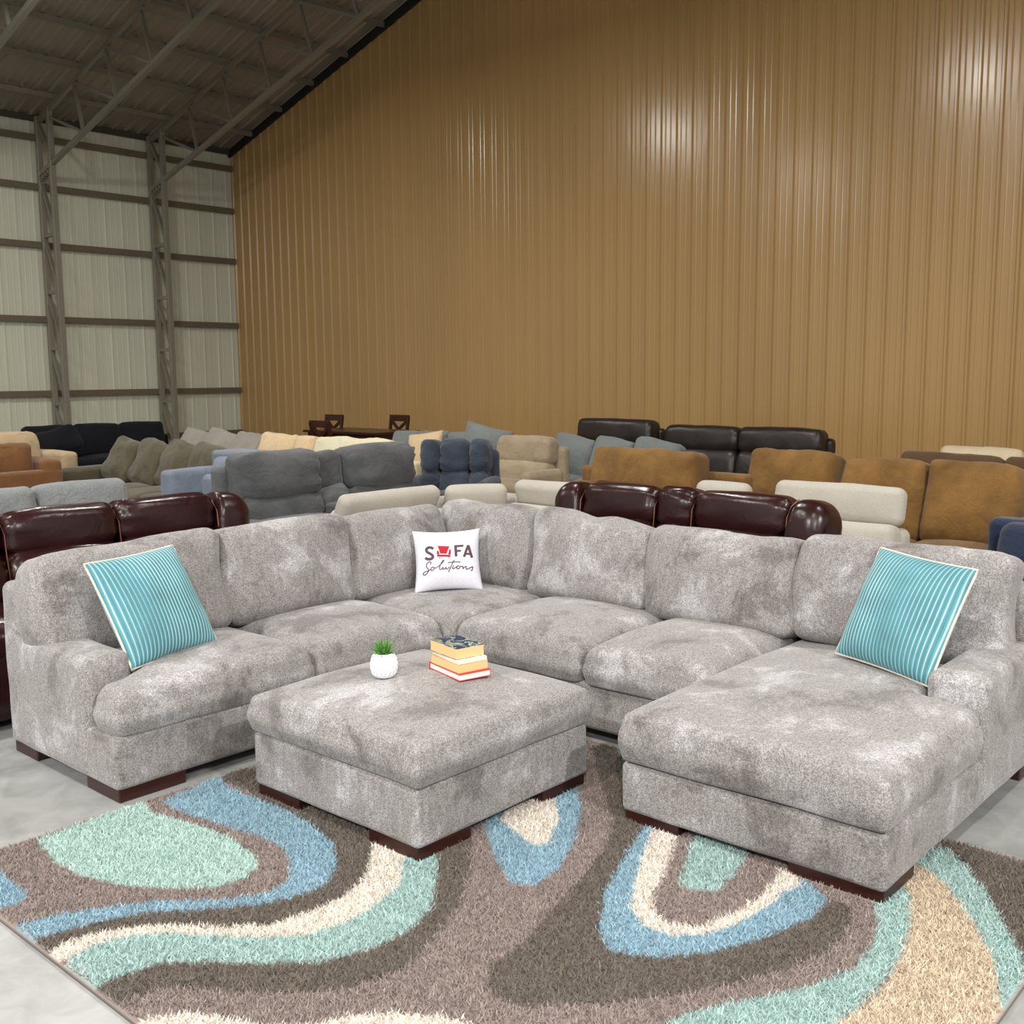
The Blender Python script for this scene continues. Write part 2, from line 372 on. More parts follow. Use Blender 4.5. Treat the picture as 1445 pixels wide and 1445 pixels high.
# ------------------------------------------------------------------ rug
RX0, RX1, RY0, RY1, RZ = 1.2, 3.56, .73, 3.6, .012
def W(px, py): p = at(px, py, 'z', .028); return (p.x, p.y)
def c5(*q): return [W(x / 2.0014, 1080 + y / 2.0014) for x, y in q]
def c6(*q): return [W(722 + x / 1.9986, 1040 + y / 1.9986) for x, y in q]
def fl(*q): return [W(x, y) for x, y in q]
MAU, DRK, BLU, AQU, CRM, BEI, LAQ = [np.array(lin(c)[:3]) for c in ((150, 136, 130), (112, 103, 94), (146, 177, 192), (168, 194, 190), (226, 218, 207), (206, 190, 168), (180, 205, 198))]
regions = [
 (DRK, c5((620, 30), (650, 0), (900, 20), (1060, 150), (1050, 250), (1020, 320), (930, 380), (800, 430), (700, 445), (480, 440), (300, 455), (180, 490), (140, 515), (100, 485), (280, 430), (420, 405), (600, 395), (760, 380), (870, 350), (930, 320), (950, 260), (940, 210), (860, 150), (680, 60))),
 (BLU, c5((455, 95), (620, 20), (640, 50), (680, 70), (790, 110), (880, 160), (940, 210), (955, 260), (930, 320), (870, 350), (760, 380), (600, 395), (420, 405), (280, 430), (150, 465), (100, 482), (45, 440), (200, 405), (330, 385), (480, 372), (620, 370), (740, 355), (810, 320), (820, 270), (800, 225), (740, 195), (640, 165), (560, 140), (500, 120))),
 (CRM, c5((1055, 195), (1150, 230), (1145, 265), (1130, 320), (1080, 370), (980, 430), (880, 465), (760, 475), (620, 470), (480, 462), (330, 475), (250, 500), (190, 545), (135, 515), (180, 490), (300, 455), (400, 443), (490, 437), (620, 445), (760, 438), (880, 400), (980, 355), (1035, 300))),
 (AQU, c5((1145, 230), (1235, 230), (1235, 310), (1215, 400), (1150, 460), (1050, 505), (900, 545), (760, 550), (600, 545), (460, 545), (380, 570), (330, 590), (275, 615), (185, 545), (250, 503), (330, 476), (480, 463), (620, 471), (760, 476), (880, 466), (980, 430), (1080, 370), (1130, 320))),
 (DRK, c5((1235, 220), (1335, 190), (1325, 280), (1300, 380), (1230, 470), (1140, 560), (1050, 600), (930, 625), (780, 628), (620, 625), (480, 612), (390, 640), (340, 662), (272, 614), (380, 570), (460, 547), (600, 547), (760, 552), (900, 547), (1050, 507), (1150, 462), (1215, 402), (1237, 310))),
 (LAQ, c5((105, 200), (400, 90), (430, 125), (560, 160), (660, 200), (725, 250), (730, 275), (690, 310), (610, 335), (480, 340), (340, 330), (220, 300), (150, 260))),
 (BLU, c5((-60, 270), (0, 290), (80, 355), (40, 390), (-60, 400))),
 (CRM, c5((385, 712), (460, 690), (540, 685), (640, 700), (760, 725), (900, 715), (1000, 690), (1120, 685), (1250, 695), (1340, 720), (1370, 760), (1340, 830), (500, 830))),
 (DRK, c6((225, 20), (310, 0), (700, 200), (700, 560), (850, 500), (900, 450), (960, 470), (945, 540), (880, 600), (750, 650), (600, 690), (420, 720), (250, 740), (0, 745), (-70, 700), (-60, 640), (30, 570), (120, 470), (200, 380), (260, 310), (290, 230), (250, 120))),
 (BLU, c6((370, 240), (820, 390), (895, 445), (850, 500), (700, 560), (550, 600), (400, 610), (285, 595), (245, 545), (260, 430), (310, 340), (350, 285))),
 (CRM, c6((400, 240), (800, 370), (820, 412), (770, 425), (720, 470), (640, 515), (540, 548), (450, 548), (370, 520), (335, 470), (345, 400))),
 (MAU, c6((470, 260), (755, 350), (750, 380), (700, 440), (620, 490), (530, 522), (440, 515), (400, 480), (400, 430), (440, 360))),
 (AQU, c6((515, 260), (670, 310), (640, 370), (580, 425), (510, 425), (470, 405), (490, 350))),
 (BLU, fl((683, 1165), (690, 1130), (808, 1085), (815, 1110), (820, 1135), (812, 1180), (790, 1220), (755, 1245), (722, 1242), (703, 1215))),
 (CRM, fl((705, 1152), (715, 1135), (780, 1110), (790, 1150), (775, 1187), (757, 1190), (735, 1177))),
 (DRK, c6((1200, 290), (1260, 285), (1460, 350), (1460, 640), (1400, 520), (1340, 430), (1280, 350))),
 (AQU, c6((1100, 330), (1215, 300), (1280, 350), (1340, 430), (1390, 510), (1440, 600), (1448, 660), (1440, 690), (1400, 745), (1380, 755), (1375, 690), (1360, 620), (1320, 540), (1270, 460), (1220, 400))),
 (BEI, c6((1080, 380), (1155, 350), (1220, 400), (1270, 460), (1320, 540), (1360, 620), (1375, 690), (1382, 755), (1340, 830), (850, 830), (1000, 740), (1060, 680), (1100, 600), (1125, 500), (1120, 440))),
 (AQU, c6((1010, 420), (1105, 400), (1125, 440), (1125, 510), (1100, 600), (1050, 680), (980, 750), (860, 830), (380, 830), (480, 770), (600, 740), (740, 715), (870, 680), (970, 640), (1020, 570), (1035, 510))),
 (AQU, fl((868, 1045), (900, 1050), (885, 1075))),
]
def inside(P, poly):
    x, y = P[:, 0], P[:, 1]; res = np.zeros(len(P), bool); q = np.array(poly); n = len(q)
    for i in range(n):
        (x0, y0), (x1, y1) = q[i], q[i - 1]
        if y0 == y1: continue
        c = ((y0 > y) != (y1 > y)) & (x < (x1 - x0) * (y - y0) / (y1 - y0) + x0); res ^= c
    return res
def rug_colour(P):
    C = np.tile(MAU, (len(P), 1))
    for col, poly in regions: C[inside(P, poly)] = col
    return C
def vc_mat(name, rough=.95):
    t = NT(name); a = t.add('ShaderNodeAttribute', attribute_name='Col'); t.link(a.outputs['Color'], t.b.inputs['Base Color'])
    t.b.inputs['Roughness'].default_value = rough; t.b.inputs['Specular IOR Level'].default_value = .1
    t.b.inputs['Sheen Weight'].default_value = .2
    return t.m
PILE = vc_mat('dyed_wool_pile')
def set_col(me, C):
    a = me.color_attributes.new('Col', 'FLOAT_COLOR', 'POINT'); a.data.foreach_set('color', np.concatenate([C, np.ones((len(C), 1))], 1).astype(np.float32).ravel())
nx, ny = 190, 230
gx, gy = np.meshgrid(np.linspace(RX0, RX1, nx), np.linspace(RY0, RY1, ny), indexing='ij')
P = np.stack([gx.ravel(), gy.ravel()], 1)
V = [(x, y, RZ) for x, y in P]
Fc = [(i * ny + j, (i + 1) * ny + j, (i + 1) * ny + j + 1, i * ny + j + 1) for i in range(nx - 1) for j in range(ny - 1)]
b0 = len(V); ring = [i * ny for i in range(nx)] + [(nx - 1) * ny + j for j in range(1, ny)] + [i * ny + ny - 1 for i in range(nx - 2, -1, -1)] + [j for j in range(ny - 2, 0, -1)]
V += [(V[i][0], V[i][1], .001) for i in ring]
n_ = len(ring); Fc += [(ring[k], b0 + k, b0 + (k + 1) % n_, ring[(k + 1) % n_]) for k in range(n_)]
rug = mesh_obj('area_rug', V, Fc, PILE, smooth=False)
C = rug_colour(P) * .8; C = np.concatenate([C, np.tile(np.array(lin((62, 55, 50))[:3]), (n_, 1))]); set_col(rug.data, C)
tag(rug, 'shaggy rug with wavy blue, aqua, cream and brown bands on the concrete floor', 'rug')
# pile tufts
NB = 270000
# denser towards the middle of the open rug
bx = rng.uniform(RX0 + .01, RX1 - .01, NB); by = rng.uniform(RY0 + .01, RY1 - .01, NB)
P = np.stack([bx, by], 1)
# no pile where legs press it flat
FEET = []
def blocked(P):
    m = np.zeros(len(P), bool)
    for x0, x1, y0, y1 in FEET: m |= (P[:, 0] > x0 - .008) & (P[:, 0] < x1 + .008) & (P[:, 1] > y0 - .008) & (P[:, 1] < y1 + .008)
    return m
def build_pile():
    keep = ~blocked(P); p = P[keep]; n = len(p)
    jit = p + rng.normal(0, .006, p.shape)
    C = rug_colour(jit)
    val = rng.uniform(.72, 1.22, (n, 1)); C = np.clip(C * val, 0, 1)
    h = rng.uniform(.008, .016, n); ang = rng.uniform(0, 2 * math.pi, n); lean = rng.uniform(.003, .018, n); w = rng.uniform(.0018, .0036, n)
    la = rng.uniform(0, 2 * math.pi, n)
    v = np.zeros((n, 3, 3))
    v[:, 0, 0] = p[:, 0] - np.cos(ang) * w; v[:, 0, 1] = p[:, 1] - np.sin(ang) * w; v[:, 0, 2] = RZ
    v[:, 1, 0] = p[:, 0] + np.cos(ang) * w; v[:, 1, 1] = p[:, 1] + np.sin(ang) * w; v[:, 1, 2] = RZ
    v[:, 2, 0] = p[:, 0] + np.cos(la) * lean; v[:, 2, 1] = p[:, 1] + np.sin(la) * lean; v[:, 2, 2] = RZ + h
    me = bpy.data.meshes.new('pile'); me.vertices.add(3 * n); me.vertices.foreach_set('co', v.ravel())
    me.loops.add(3 * n); me.loops.foreach_set('vertex_index', np.arange(3 * n)); me.polygons.add(n)
    me.polygons.foreach_set('loop_start', np.arange(0, 3 * n, 3)); me.update(); me.validate()
    cc = np.repeat(C, 3, 0).reshape(n, 3, 3); cc = cc.reshape(-1, 3); set_col(me, cc)
    me.materials.append(PILE); o = bpy.data.objects.new('pile', me); COL.objects.link(o); o.parent = rug; o['kind'] = 'stuff'

# ------------------------------------------------------------------ grey sectional
S = thing('sectional_sofa', 'large U-shaped light grey chenille sectional with chaise, standing around the ottoman', 'sofa', (0, 0, 0))
def part(name, vf, mat, par, smooth=True): return mesh_obj(name, vf[0], vf[1], mat, par, smooth)
def pbox(name, mat, par, x0, x1, y0, y1, z0, z1, r=.03, **kw):
    kw.setdefault('amp', .004)
    v, f = cushion(x1 - x0, y1 - y0, z1 - z0, r=r, **kw)
    return mesh_obj(name, v, f, mat, par, True, loc=((x0 + x1) / 2, (y0 + y1) / 2, (z0 + z1) / 2))
SX0, SX1, SY0, SY1 = 1.86, 4.58, 1.165, 4.6
pbox('base', CHEN, S, 1.862, 3.60, 3.665, 4.58, .05, .262, .022)
pbox('base', CHEN, S, 3.585, 4.575, 2.10, 4.575, .05, .262, .022)
pbox('base', CHEN, S, 2.965, 4.575, 1.165, 2.135, .05, .232, .022)
pbox('back_frame', CHEN, S, 1.864, 4.58, 4.45, 4.6, .2, .75, .04, seed=3)
pbox('back_frame', CHEN, S, 4.43, 4.58, 1.166, 4.55, .2, .75, .04, seed=4)
pbox('arm', CHEN, S, 1.855, 2.065, 3.865, 4.5, .05, .528, .04, crown=(.003, .004, .003), seed=5)
pbox('arm', CHEN, S, 3.785, 4.5, 1.16, 1.37, .05, .528, .04, crown=(.004, .003, .003), seed=6)
# seats
part('seat_cushion', slab([(1.875, 3.655), (2.805, 3.655), (2.805, 4.42), (2.075, 4.42), (2.075, 3.855), (1.875, 3.855)], .25, .425, .07, .045, (2.45, 4.0), .06, .006, 1), CHEN, S)
part('seat_cushion', slab([(2.812, 3.655), (3.575, 3.645), (3.565, 4.42), (2.812, 4.42)], .25, .42, .07, .055, (3.2, 4.02), .05, .006, 2), CHEN, S)
part('seat_cushion', slab([(3.59, 3.6), (4.42, 3.52), (4.42, 4.42), (3.58, 4.42)], .25, .425, .05, .03, (4.0, 3.98), .06, .006, 3), CHEN, S)
part('seat_cushion', slab([(3.56, 2.785), (4.4, 2.785), (4.4, 3.51), (3.57, 3.57)], .25, .42, .07, .06, (3.95, 3.15), .06, .006, 4), CHEN, S)
part('seat_cushion', slab([(3.56, 2.145), (4.4, 2.145), (4.4, 2.775), (3.56, 2.775)], .25, .425, .07, .05, (3.95, 2.45), .05, .006, 5), CHEN, S)
part('seat_cushion', slab([(2.955, 1.165), (3.775, 1.165), (3.775, 1.38), (4.4, 1.38), (4.4, 2.135), (2.955, 2.135)], .238, .416, .04, .04, (3.5, 1.73), .03, .005, 6), CHEN, S)
def backc(cx, cy, w, rz, seed, h=.47, z=.645, tilt=13, t=.23, hl=0, hr=0, roll=0, lobes=()):
    def sag(p, u):
        k = max(0, u[2])
        p.z += k * ((hl * (1 - u[0]) + hr * (1 + u[0])) / 2 + .004 * math.sin(u[0] * 5 + seed * 2.1) + sum(a * math.exp(-((u[0] - c) / w_) ** 2) for c, w_, a in lobes))
        p.x += .018 * math.sin(u[2] * 3 + seed) * abs(u[0]) ** 3
        if u[2] < 0: p.y -= .02 * -u[2] * (1 - u[0] ** 2)
        return p
    v, f = cushion(w, t, h, r=.062, crown=(.01, .06, .004), amp=.011, freq=4.5, seed=seed, cell=.04, sag=sag, fold=.006)
    o = mesh_obj('back_cushion', v, f, CHEN, S, True, loc=(cx, cy, z)); o.rotation_euler = Matrix.Rotation(rz, 3, 'Z').to_euler()
    o.rotation_euler = (Matrix.Rotation(rz, 3, 'Z') @ Matrix.Rotation(R(-tilt), 3, 'X') @ Matrix.Rotation(R(roll), 3, 'Y')).to_euler()
    return o
backc(2.32, 4.36, .90, 0, 11, hl=-.02, hr=.02)
backc(3.145, 4.36, .77, 0, 12, h=.475, z=.65, hl=-.004, hr=.004)
backc(3.87, 4.37, .72, 0, 13, h=.46, z=.635)
backc(4.38, 4.05, .72, R(-90), 14, h=.45, z=.635, tilt=11, lobes=((-.55, .3, .015), (.35, .35, .02)))
backc(4.36, 3.29, .77, R(-90), 15, h=.455, z=.632, hl=.02, hr=-.022, tilt=14, lobes=((-.6, .35, .02), (.3, .22, .014)))
backc(4.35, 2.53, .79, R(-90), 16, h=.45, z=.628, tilt=13, hl=.006, hr=-.004)
backc(4.37, 1.70, .90, R(-90), 17, h=.465, z=.648, tilt=12)
def foot(par, x0, x1, y0, y1, z0=.0, z1=.06):
    o = G().box(x0, x1, y0, y1, z0, z1, .005).obj('foot', DARKWOOD, par)
    if z0 > 0: FEET.append((x0, x1, y0, y1))
foot(S, 1.875, 2.16, 3.675, 3.93); foot(S, 1.875, 2.1, 4.36, 4.57)
foot(S, 2.98, 3.2, 1.9, 2.125, RZ); foot(S, 2.98, 3.22, 1.175, 1.49, RZ)
foot(S, 4.3, 4.55, 1.175, 1.4); foot(S, 4.3, 4.55, 4.3, 4.55); foot(S, 3.6, 3.8, 3.5, 3.7); foot(S, 3.62, 3.82, 2.2, 2.4)

# ------------------------------------------------------------------ ottoman
O = thing('ottoman', 'square light grey chenille ottoman with books and a potted plant on top', 'ottoman', (2.705, 2.89, RZ))
def ob(name, *a, **k):
    o = pbox(name, CHEN, O, *a, **k); o.location -= Vector((2.705, 2.89, RZ)); return o
ob('base', 2.252, 3.16, 2.43, 3.345, .055, .262, .02, amp=.003, seed=21)
v, f = slab([(2.245, 2.42), (3.165, 2.42), (3.165, 3.355), (2.245, 3.355)], .262, .402, .036, .058, (2.7, 2.9), .022, .005, 22)
o = mesh_obj('top_cushion', v, f, CHEN, O); o.location = -Vector((2.705, 2.89, RZ))
for x0, y0 in ((2.262, 2.44), (2.262, 3.08), (2.9, 2.44), (2.9, 3.08)):
    x1, y1 = x0 + .25, y0 + .25; G().box(x0 - 2.705, x1 - 2.705, y0 - 2.89, y1 - 2.89, 0, .055, .005).obj('foot', DARKWOOD, O); FEET.append((x0, x1, y0, y1))
build_pile()
o_top = o

# ------------------------------------------------------------------ throw pillows
def pillow_fn(s, T, pin, seed=0):
    def f(u, v, side):
        x = u * s / 2 * (1 - pin * (1 - v * v)); z = v * s / 2 * (1 - pin * (1 - u * u))
        th = T * max(0, (1 - abs(u) ** 2.6) * (1 - abs(v) ** 2.6)) ** .55
        th *= 1 + .12 * noise.noise(Vector((u * 1.6 + seed, v * 1.6, seed)))
        return Vector((x, -side * th, z))
    return f
def pillow_mesh(f, n, m, extra=None):
    V = []; Fc = []
    us = np.linspace(-1, 1, n); vs = np.sin(np.linspace(-math.pi / 2, math.pi / 2, m))
    for side in (1, -1):
        b = len(V)
        for u in us:
            for v in vs:
                p = f(u, v, side)
                if extra: p.y -= side * extra(u) * ((1 - u ** 8) * (1 - v ** 8))
                V.append(p)
        Fc += [(b + i * m + j, b + (i + 1) * m + j, b + (i + 1) * m + j + 1, b + i * m + j + 1) for i in range(n - 1) for j in range(m - 1)]
    bm = bmesh.new(); vv = [bm.verts.new(p) for p in V]
    for q in Fc: bm.faces.new([vv[i] for i in q])
    bmesh.ops.remove_doubles(bm, verts=bm.verts[:], dist=1e-5); bm.verts.index_update()
    r = [v.co.copy() for v in bm.verts], [[q.index for q in fc.verts] for fc in bm.faces]; bm.free(); return r
def frame(TL, TR, BR, BL, push=0):
    TL, TR, BR, BL = map(Vector, (TL, TR, BR, BL)); C = (TL + TR + BR + BL) / 4
    x = (TR - TL + BR - BL).normalized(); z = (TL - BL + TR - BR).normalized(); y = z.cross(x).normalized(); z = x.cross(y)
    M = Matrix((x, y, z)).transposed().to_4x4(); M.translation = C - y * push
    return M
NR = 25
t = NT('teal_ribbed_velvet'); tc = t.add('ShaderNodeTexCoord'); sp = t.add('ShaderNodeSeparateXYZ'); t.link(tc.outputs['Object'], sp.inputs[0])
mm = t.add('ShaderNodeMath', operation='MULTIPLY'); mm.inputs[1].default_value = NR / .46; t.link(sp.outputs[0], mm.inputs[0])
fr = t.add('ShaderNodeMath', operation='FRACT'); ad = t.add('ShaderNodeMath', operation='ADD'); ad.inputs[1].default_value = 50; t.link(mm.outputs[0], ad.inputs[0]); t.link(ad.outputs[0], fr.inputs[0])
rc_ = t.ramp(fr.outputs[0], [(0, lin((186, 216, 216))), (.13, lin((168, 204, 206))), (.26, lin((84, 144, 155))), (.62, lin((66, 128, 141))), (.9, lin((96, 156, 166)))])
v = t.coord(); n1 = t.noise(v, 7, 5, .6); t.link(t.mix(1.0, rc_, t.ramp(n1, [(.3, gray(.8)), (.7, gray(1.1))]), 'MULTIPLY'), t.b.inputs['Base Color'])
t.b.inputs['Roughness'].default_value = .7; t.b.inputs['Sheen Weight'].default_value = .4; t.b.inputs['Sheen Roughness'].default_value = .3
TEAL = t.m
PIPE = mat_fabric('cream_piping', (225, 220, 205), .05, 20)
def teal_pillow(label, corners, push, seed):
    s = .47; f = pillow_fn(s, .085, .035, seed)
    p = thing('throw_pillow', label, 'pillow', group='teal striped throw pillows'); p.matrix_world = frame(*corners, push)
    def rib(u):
        k = (u * s / 2 * NR / .46 + 50) % 1; return .0028 * math.sin(k * math.pi) ** .7
    v, fc = pillow_mesh(f, NR * 8 + 1, 36, rib); mesh_obj('cover', v, fc, TEAL, p)
    k = np.linspace(-1, 1, 24)[:-1]; path = [f(u, -1, 1) for u in k] + [f(1, u, 1) for u in k] + [f(-u, 1, 1) for u in k] + [f(-1, -u, 1) for u in k]
    G().tube(path, .0055, 8, True).obj('piping', PIPE, p, True)
    return p
teal_pillow('teal striped pillow with white piping leaning beside the left arm of the grey sectional', [(1.991, 4.092, .854), (2.448, 4.198, .863), (2.508, 3.972, .456), (2.051, 3.867, .447)], .01, 1.3)
teal_pillow('teal striped pillow with white piping leaning on the chaise end of the grey sectional', [(4.208, 1.72, .88), (4.043, 1.285, .861), (3.851, 1.376, .447), (4.016, 1.811, .465)], .01, 4.2)
# white pillow with print
WH = mat_fabric('white_cotton', (238, 238, 248), .03, 6, 300, .1, .0006, .004)
wp = thing('throw_pillow', 'white square pillow printed with a red armchair emblem, in the corner of the grey sectional', 'pillow')
wf = pillow_fn(.395, .07, .085, 9)
wp.matrix_world = frame((3.89, 4.184, .762), (4.16, 3.944, .77), (4.083, 3.862, .452), (3.813, 4.102, .448)) @ Matrix.Diagonal((.94, 1, .86, 1))
v, fc = pillow_mesh(wf, 40, 40); wc = mesh_obj('cover', v, fc, WH, wp)
src = [(208, 265), (1130, 195), (1200, 1010), (285, 1095)]; dst = [(-1, 1), (1, 1), (1, -1), (-1, -1)]
A = []
for (x, y), (u, v_) in zip(src, dst): A += [[x, y, 1, 0, 0, 0, -u * x, -u * y, -u], [0, 0, 0, x, y, 1, -v_ * x, -v_ * y, -v_]]
Hm = np.linalg.svd(np.array(A, float))[2][-1].reshape(3, 3)
def uv(x, y): q = Hm @ np.array([x, y, 1.]); return q[0] / q[2], q[1] / q[2]
def smooth_path(p, it=3):
    for _ in range(it):
        q = [p[0]]
        for a, b in zip(p, p[1:]): q += [(a[0] * .75 + b[0] * .25, a[1] * .75 + b[1] * .25), (a[0] * .25 + b[0] * .75, a[1] * .25 + b[1] * .75)]
        p = q + [p[-1]]
    return p
def dense(p, step=8):
    q = []
    for a, b in zip(p, p[1:]):
        n = max(1, int(math.dist(a, b) / step)); q += [(a[0] + (b[0] - a[0]) * k / n, a[1] + (b[1] - a[1]) * k / n) for k in range(n)]
    return q + [p[-1]]
def ribbon(g, pts, w, off):
    pts = np.array(pts, float); V = []
    for i in range(len(pts)):
        d = pts[min(i + 1, len(pts) - 1)] - pts[max(i - 1, 0)]; d /= np.linalg.norm(d) + 1e-9; n = np.array([-d[1], d[0]]) * w / 2
        for s in (-1, 1):
            p = wf(*uv(*(pts[i] + n * s)), 1); p.y -= off; V.append(p)
    g.add(V, [(2 * i, 2 * i + 1, 2 * i + 3, 2 * i + 2) for i in range(len(pts) - 1)])
def patch(g, rows, off, n=10):
    """fill between left and right outlines given as [(xl, xr, y), ...]"""
    V = []; m = n + 1
    for xl, xr, y in rows:
        for k in range(m): p = wf(*uv(xl + (xr - xl) * k / n, y), 1); p.y -= off; V.append(p)
    g.add(V, [(i * m + k, i * m + k + 1, (i + 1) * m + k + 1, (i + 1) * m + k) for i in range(len(rows) - 1) for k in range(n)])
INK = mat_plain('brown_grey_ink', (88, 66, 74), .8); RED = mat_plain('red_ink', (186, 24, 36), .8); CRI = mat_plain('crimson_ink', (158, 20, 52), .8); PNK = mat_plain('pink_ink', (240, 205, 212), .8)
for strokes in ([(smooth_path([(492, 515), (465, 494), (420, 495), (388, 525), (398, 560), (445, 582), (488, 608), (490, 640), (455, 662), (410, 662), (378, 642)], 2), 38)],
                [(dense([(808, 448), (825, 612)]), 38), (dense([(795, 464), (922, 452)]), 31), (dense([(812, 534), (892, 526)]), 28)],
                [(dense([(940, 610), (992, 442)]), 34), (dense([(992, 442), (1058, 610)]), 36), (dense([(960, 566), (1040, 560)]), 26)]):
    g = G()
    for k, (q, w_) in enumerate(strokes): ribbon(g, q, w_, .0018 + .0003 * k)
    g.obj('letter', INK, wc)
g = G()
for st in ([(455, 738), (468, 712), (448, 694), (415, 710), (398, 745), (408, 778), (434, 798), (440, 828), (415, 865), (385, 880), (364, 866), (368, 845), (395, 832), (440, 822), (470, 800)],
           [(505, 775), (482, 770), (466, 800), (482, 824), (508, 812), (514, 785), (502, 772), (530, 788), (552, 780), (600, 740), (645, 692), (652, 670), (634, 674), (605, 730), (588, 790), (604, 812), (628, 795), (648, 762), (638, 795), (655, 808), (690, 762), (682, 795), (702, 800), (735, 765)],
           [(802, 660), (770, 720), (738, 805), (724, 838)], [(708, 706), (780, 691), (892, 685)], [(795, 738), (776, 775), (790, 792), (830, 760), (868, 740)],
           [(872, 740), (846, 745), (836, 775), (860, 788), (886, 765), (882, 742), (908, 752), (930, 738), (925, 785), (945, 757), (972, 736), (978, 750), (970, 782), (1000, 772), (1050, 738), (1078, 733), (1058, 750), (1072, 770), (1050, 786), (1035, 780)]):
    ribbon(g, smooth_path(st, 2), 12, .0018)
g.obj('script_lettering', INK, wc)
g = G(); patch(g, [(545, 735, 455), (535, 740, 500), (530, 755, 520), (530, 758, 580), (540, 756, 628), (550, 745, 634)], .0014); g.obj('emblem_halo', PNK, wc)
g = G(); patch(g, [(555, 722, 468), (562, 714, 490), (575, 702, 520), (584, 694, 545), (592, 688, 576)], .0026); g.obj('emblem_chair_back', RED, wc)
g = G(); patch(g, [(545, 568, 540), (546, 574, 562), (548, 582, 590)], .0026); patch(g, [(722, 745, 516), (716, 745, 560), (706, 744, 588)], .0026); patch(g, [(548, 744, 594), (552, 742, 620)], .0026)
ribbon(g, dense([(588, 624), (588, 652)]), 8, .002); ribbon(g, dense([(718, 620), (718, 642)]), 8, .002); g.obj('emblem_chair_arms', CRI, wc)

# ------------------------------------------------------------------ plant and books on the ottoman
px_, py_ = 2.613, 2.99
def surf(x, y):
    me = o_top.data; best = None
    from mathutils.bvhtree import BVHTree
    global _bvh
    if '_bvh' not in globals(): _bvh = BVHTree.FromPolygons([v.co for v in me.vertices], [p.vertices[:] for p in me.polygons])
    h = _bvh.ray_cast(Vector((x, y, 2)), Vector((0, 0, -1))); return h[0].z
bz = .001 + max(surf(px_ + dx, py_ + dy) for dx in (-.03, 0, .03) for dy in (-.03, 0, .03))
pl = thing('potted_plant', 'small green spiky succulent in white diamond-textured pot on the ottoman', 'plant', (px_, py_, bz)); pl.scale = (.92, .92, .96)
prof = [(.0, .0), (.034, .0), (.042, .006), (.051, .026), (.0545, .048), (.051, .072), (.043, .09), (.0385, .097), (.034, .098), (.033, .085), (.0, .083)]
V = []; N = 128
for r_, z in smooth_path(prof, 2):
    for k in range(N):
        an = k * 2 * math.pi / N; rr = r_
        if .008 < z < .092 and r_ > .035:
            q = min(abs(math.sin(an * 8 + z * 85)), abs(math.sin(an * 8 - z * 85))); rr += .009 * q ** .6 - .004
        V.append((rr * math.cos(an), rr * math.sin(an), z))
M_ = len(V) // N
mesh_obj('pot', V, [(i * N + k, i * N + (k + 1) % N, (i + 1) * N + (k + 1) % N, (i + 1) * N + k) for i in range(M_ - 1) for k in range(N)], mat_plain('white_ceramic', (240, 241, 243), .35), pl)
G().tube([(0, 0, .082), (0, 0, .09)], .033, 20).obj('soil', mat_plain('potting_soil', (58, 62, 40), .95), pl)
t = NT('succulent_leaf'); v = t.coord((1, 1, 1)); n1 = t.noise(v, 40, 3); t.link(t.ramp(n1, [(.3, lin((52, 110, 42))), (.7, lin((112, 168, 74)))]), t.b.inputs['Base Color']); t.b.inputs['Roughness'].default_value = .45
g = G()
for k in range(34):
    an = k * 2.399; tl = .25 + .85 * (k / 34); L = .052 + .03 * (1 - k / 34) + random.uniform(-.006, .006)
    d = Vector((math.cos(an) * math.sin(tl), math.sin(an) * math.sin(tl), math.cos(tl))); sd = Vector((-math.sin(an), math.cos(an), 0)); nrm = d.cross(sd)
    b = Vector((math.cos(an), math.sin(an), 0)) * .008 * (k / 34) + Vector((0, 0, .086)); vv = []; ff = []
    for i in range(6):
        tt = i / 5; w = .0075 * math.sin(math.pi * (.22 + .78 * tt)) + .0004; c_ = b + d * L * tt + Vector((0, 0, -.014 * tt * tt * math.sin(tl)))
        vv += [c_ - sd * w - nrm * w * .4, c_ + nrm * .0015, c_ + sd * w - nrm * w * .4, c_ - nrm * .003]
    for i in range(5):
        for q in range(4): ff.append((i * 4 + q, i * 4 + (q + 1) % 4, i * 4 + 4 + (q + 1) % 4, i * 4 + 4 + q))
    g.add(vv, ff)
g.obj('foliage', t.m, pl, True)
# books: origin at the near corner, L runs away to the left, Rr to the right
fL = Vector((2.801 - 2.745, 2.94 - 2.717, 0)).normalized(); fR = Vector((fL.y, -fL.x, 0))
rz_b = math.atan2(fR.y, fR.x)
def mat_pages(name, c):
    t = NT(name); v = t.coord((1, 1, 900), rand=False); n = t.noise(v, 1, 2); L = lin(c)
    t.link(t.ramp(n, [(.35, tuple(x * .82 for x in L[:3])), (.65, L)]), t.b.inputs['Base Color']); t.b.inputs['Roughness'].default_value = .8; return t.m
PW = mat_pages('white_pages', (244, 242, 238)); PY = mat_pages('yellowed_pages', (236, 202, 146)); PC = mat_pages('cream_pages', (236, 232, 220))
z0 = max(surf(2.745 + fL.x * a + fR.x * b, 2.717 + fL.y * a + fR.y * b) for a in (0, .1, .22) for b in (0, .07, .14))
def book(label, near, wR, wL, h, cover_m, page_m, hard, twist=0, art=False):
    global z0
    b = thing('book', label, 'book', (near.x, near.y, z0), rz_b + R(twist), 'books stacked on the ottoman')
    ct = .0025 if hard else .0012; ov = .004 if hard else .0005
    G().box(0, wR, 0, wL, 0, ct, .0004).box(0, wR, 0, wL, h - ct, h, .0004).box(0, wR, wL - ct, wL, ct, h - ct, .0003).obj('cover', cover_m, b)
    G().box(ov, wR - ov, ov, wL - ct, ct, h - ct, .0003).obj('pages', page_m, b)
    z0 += h + .0004; return b
near = Vector((2.745, 2.717, 0))
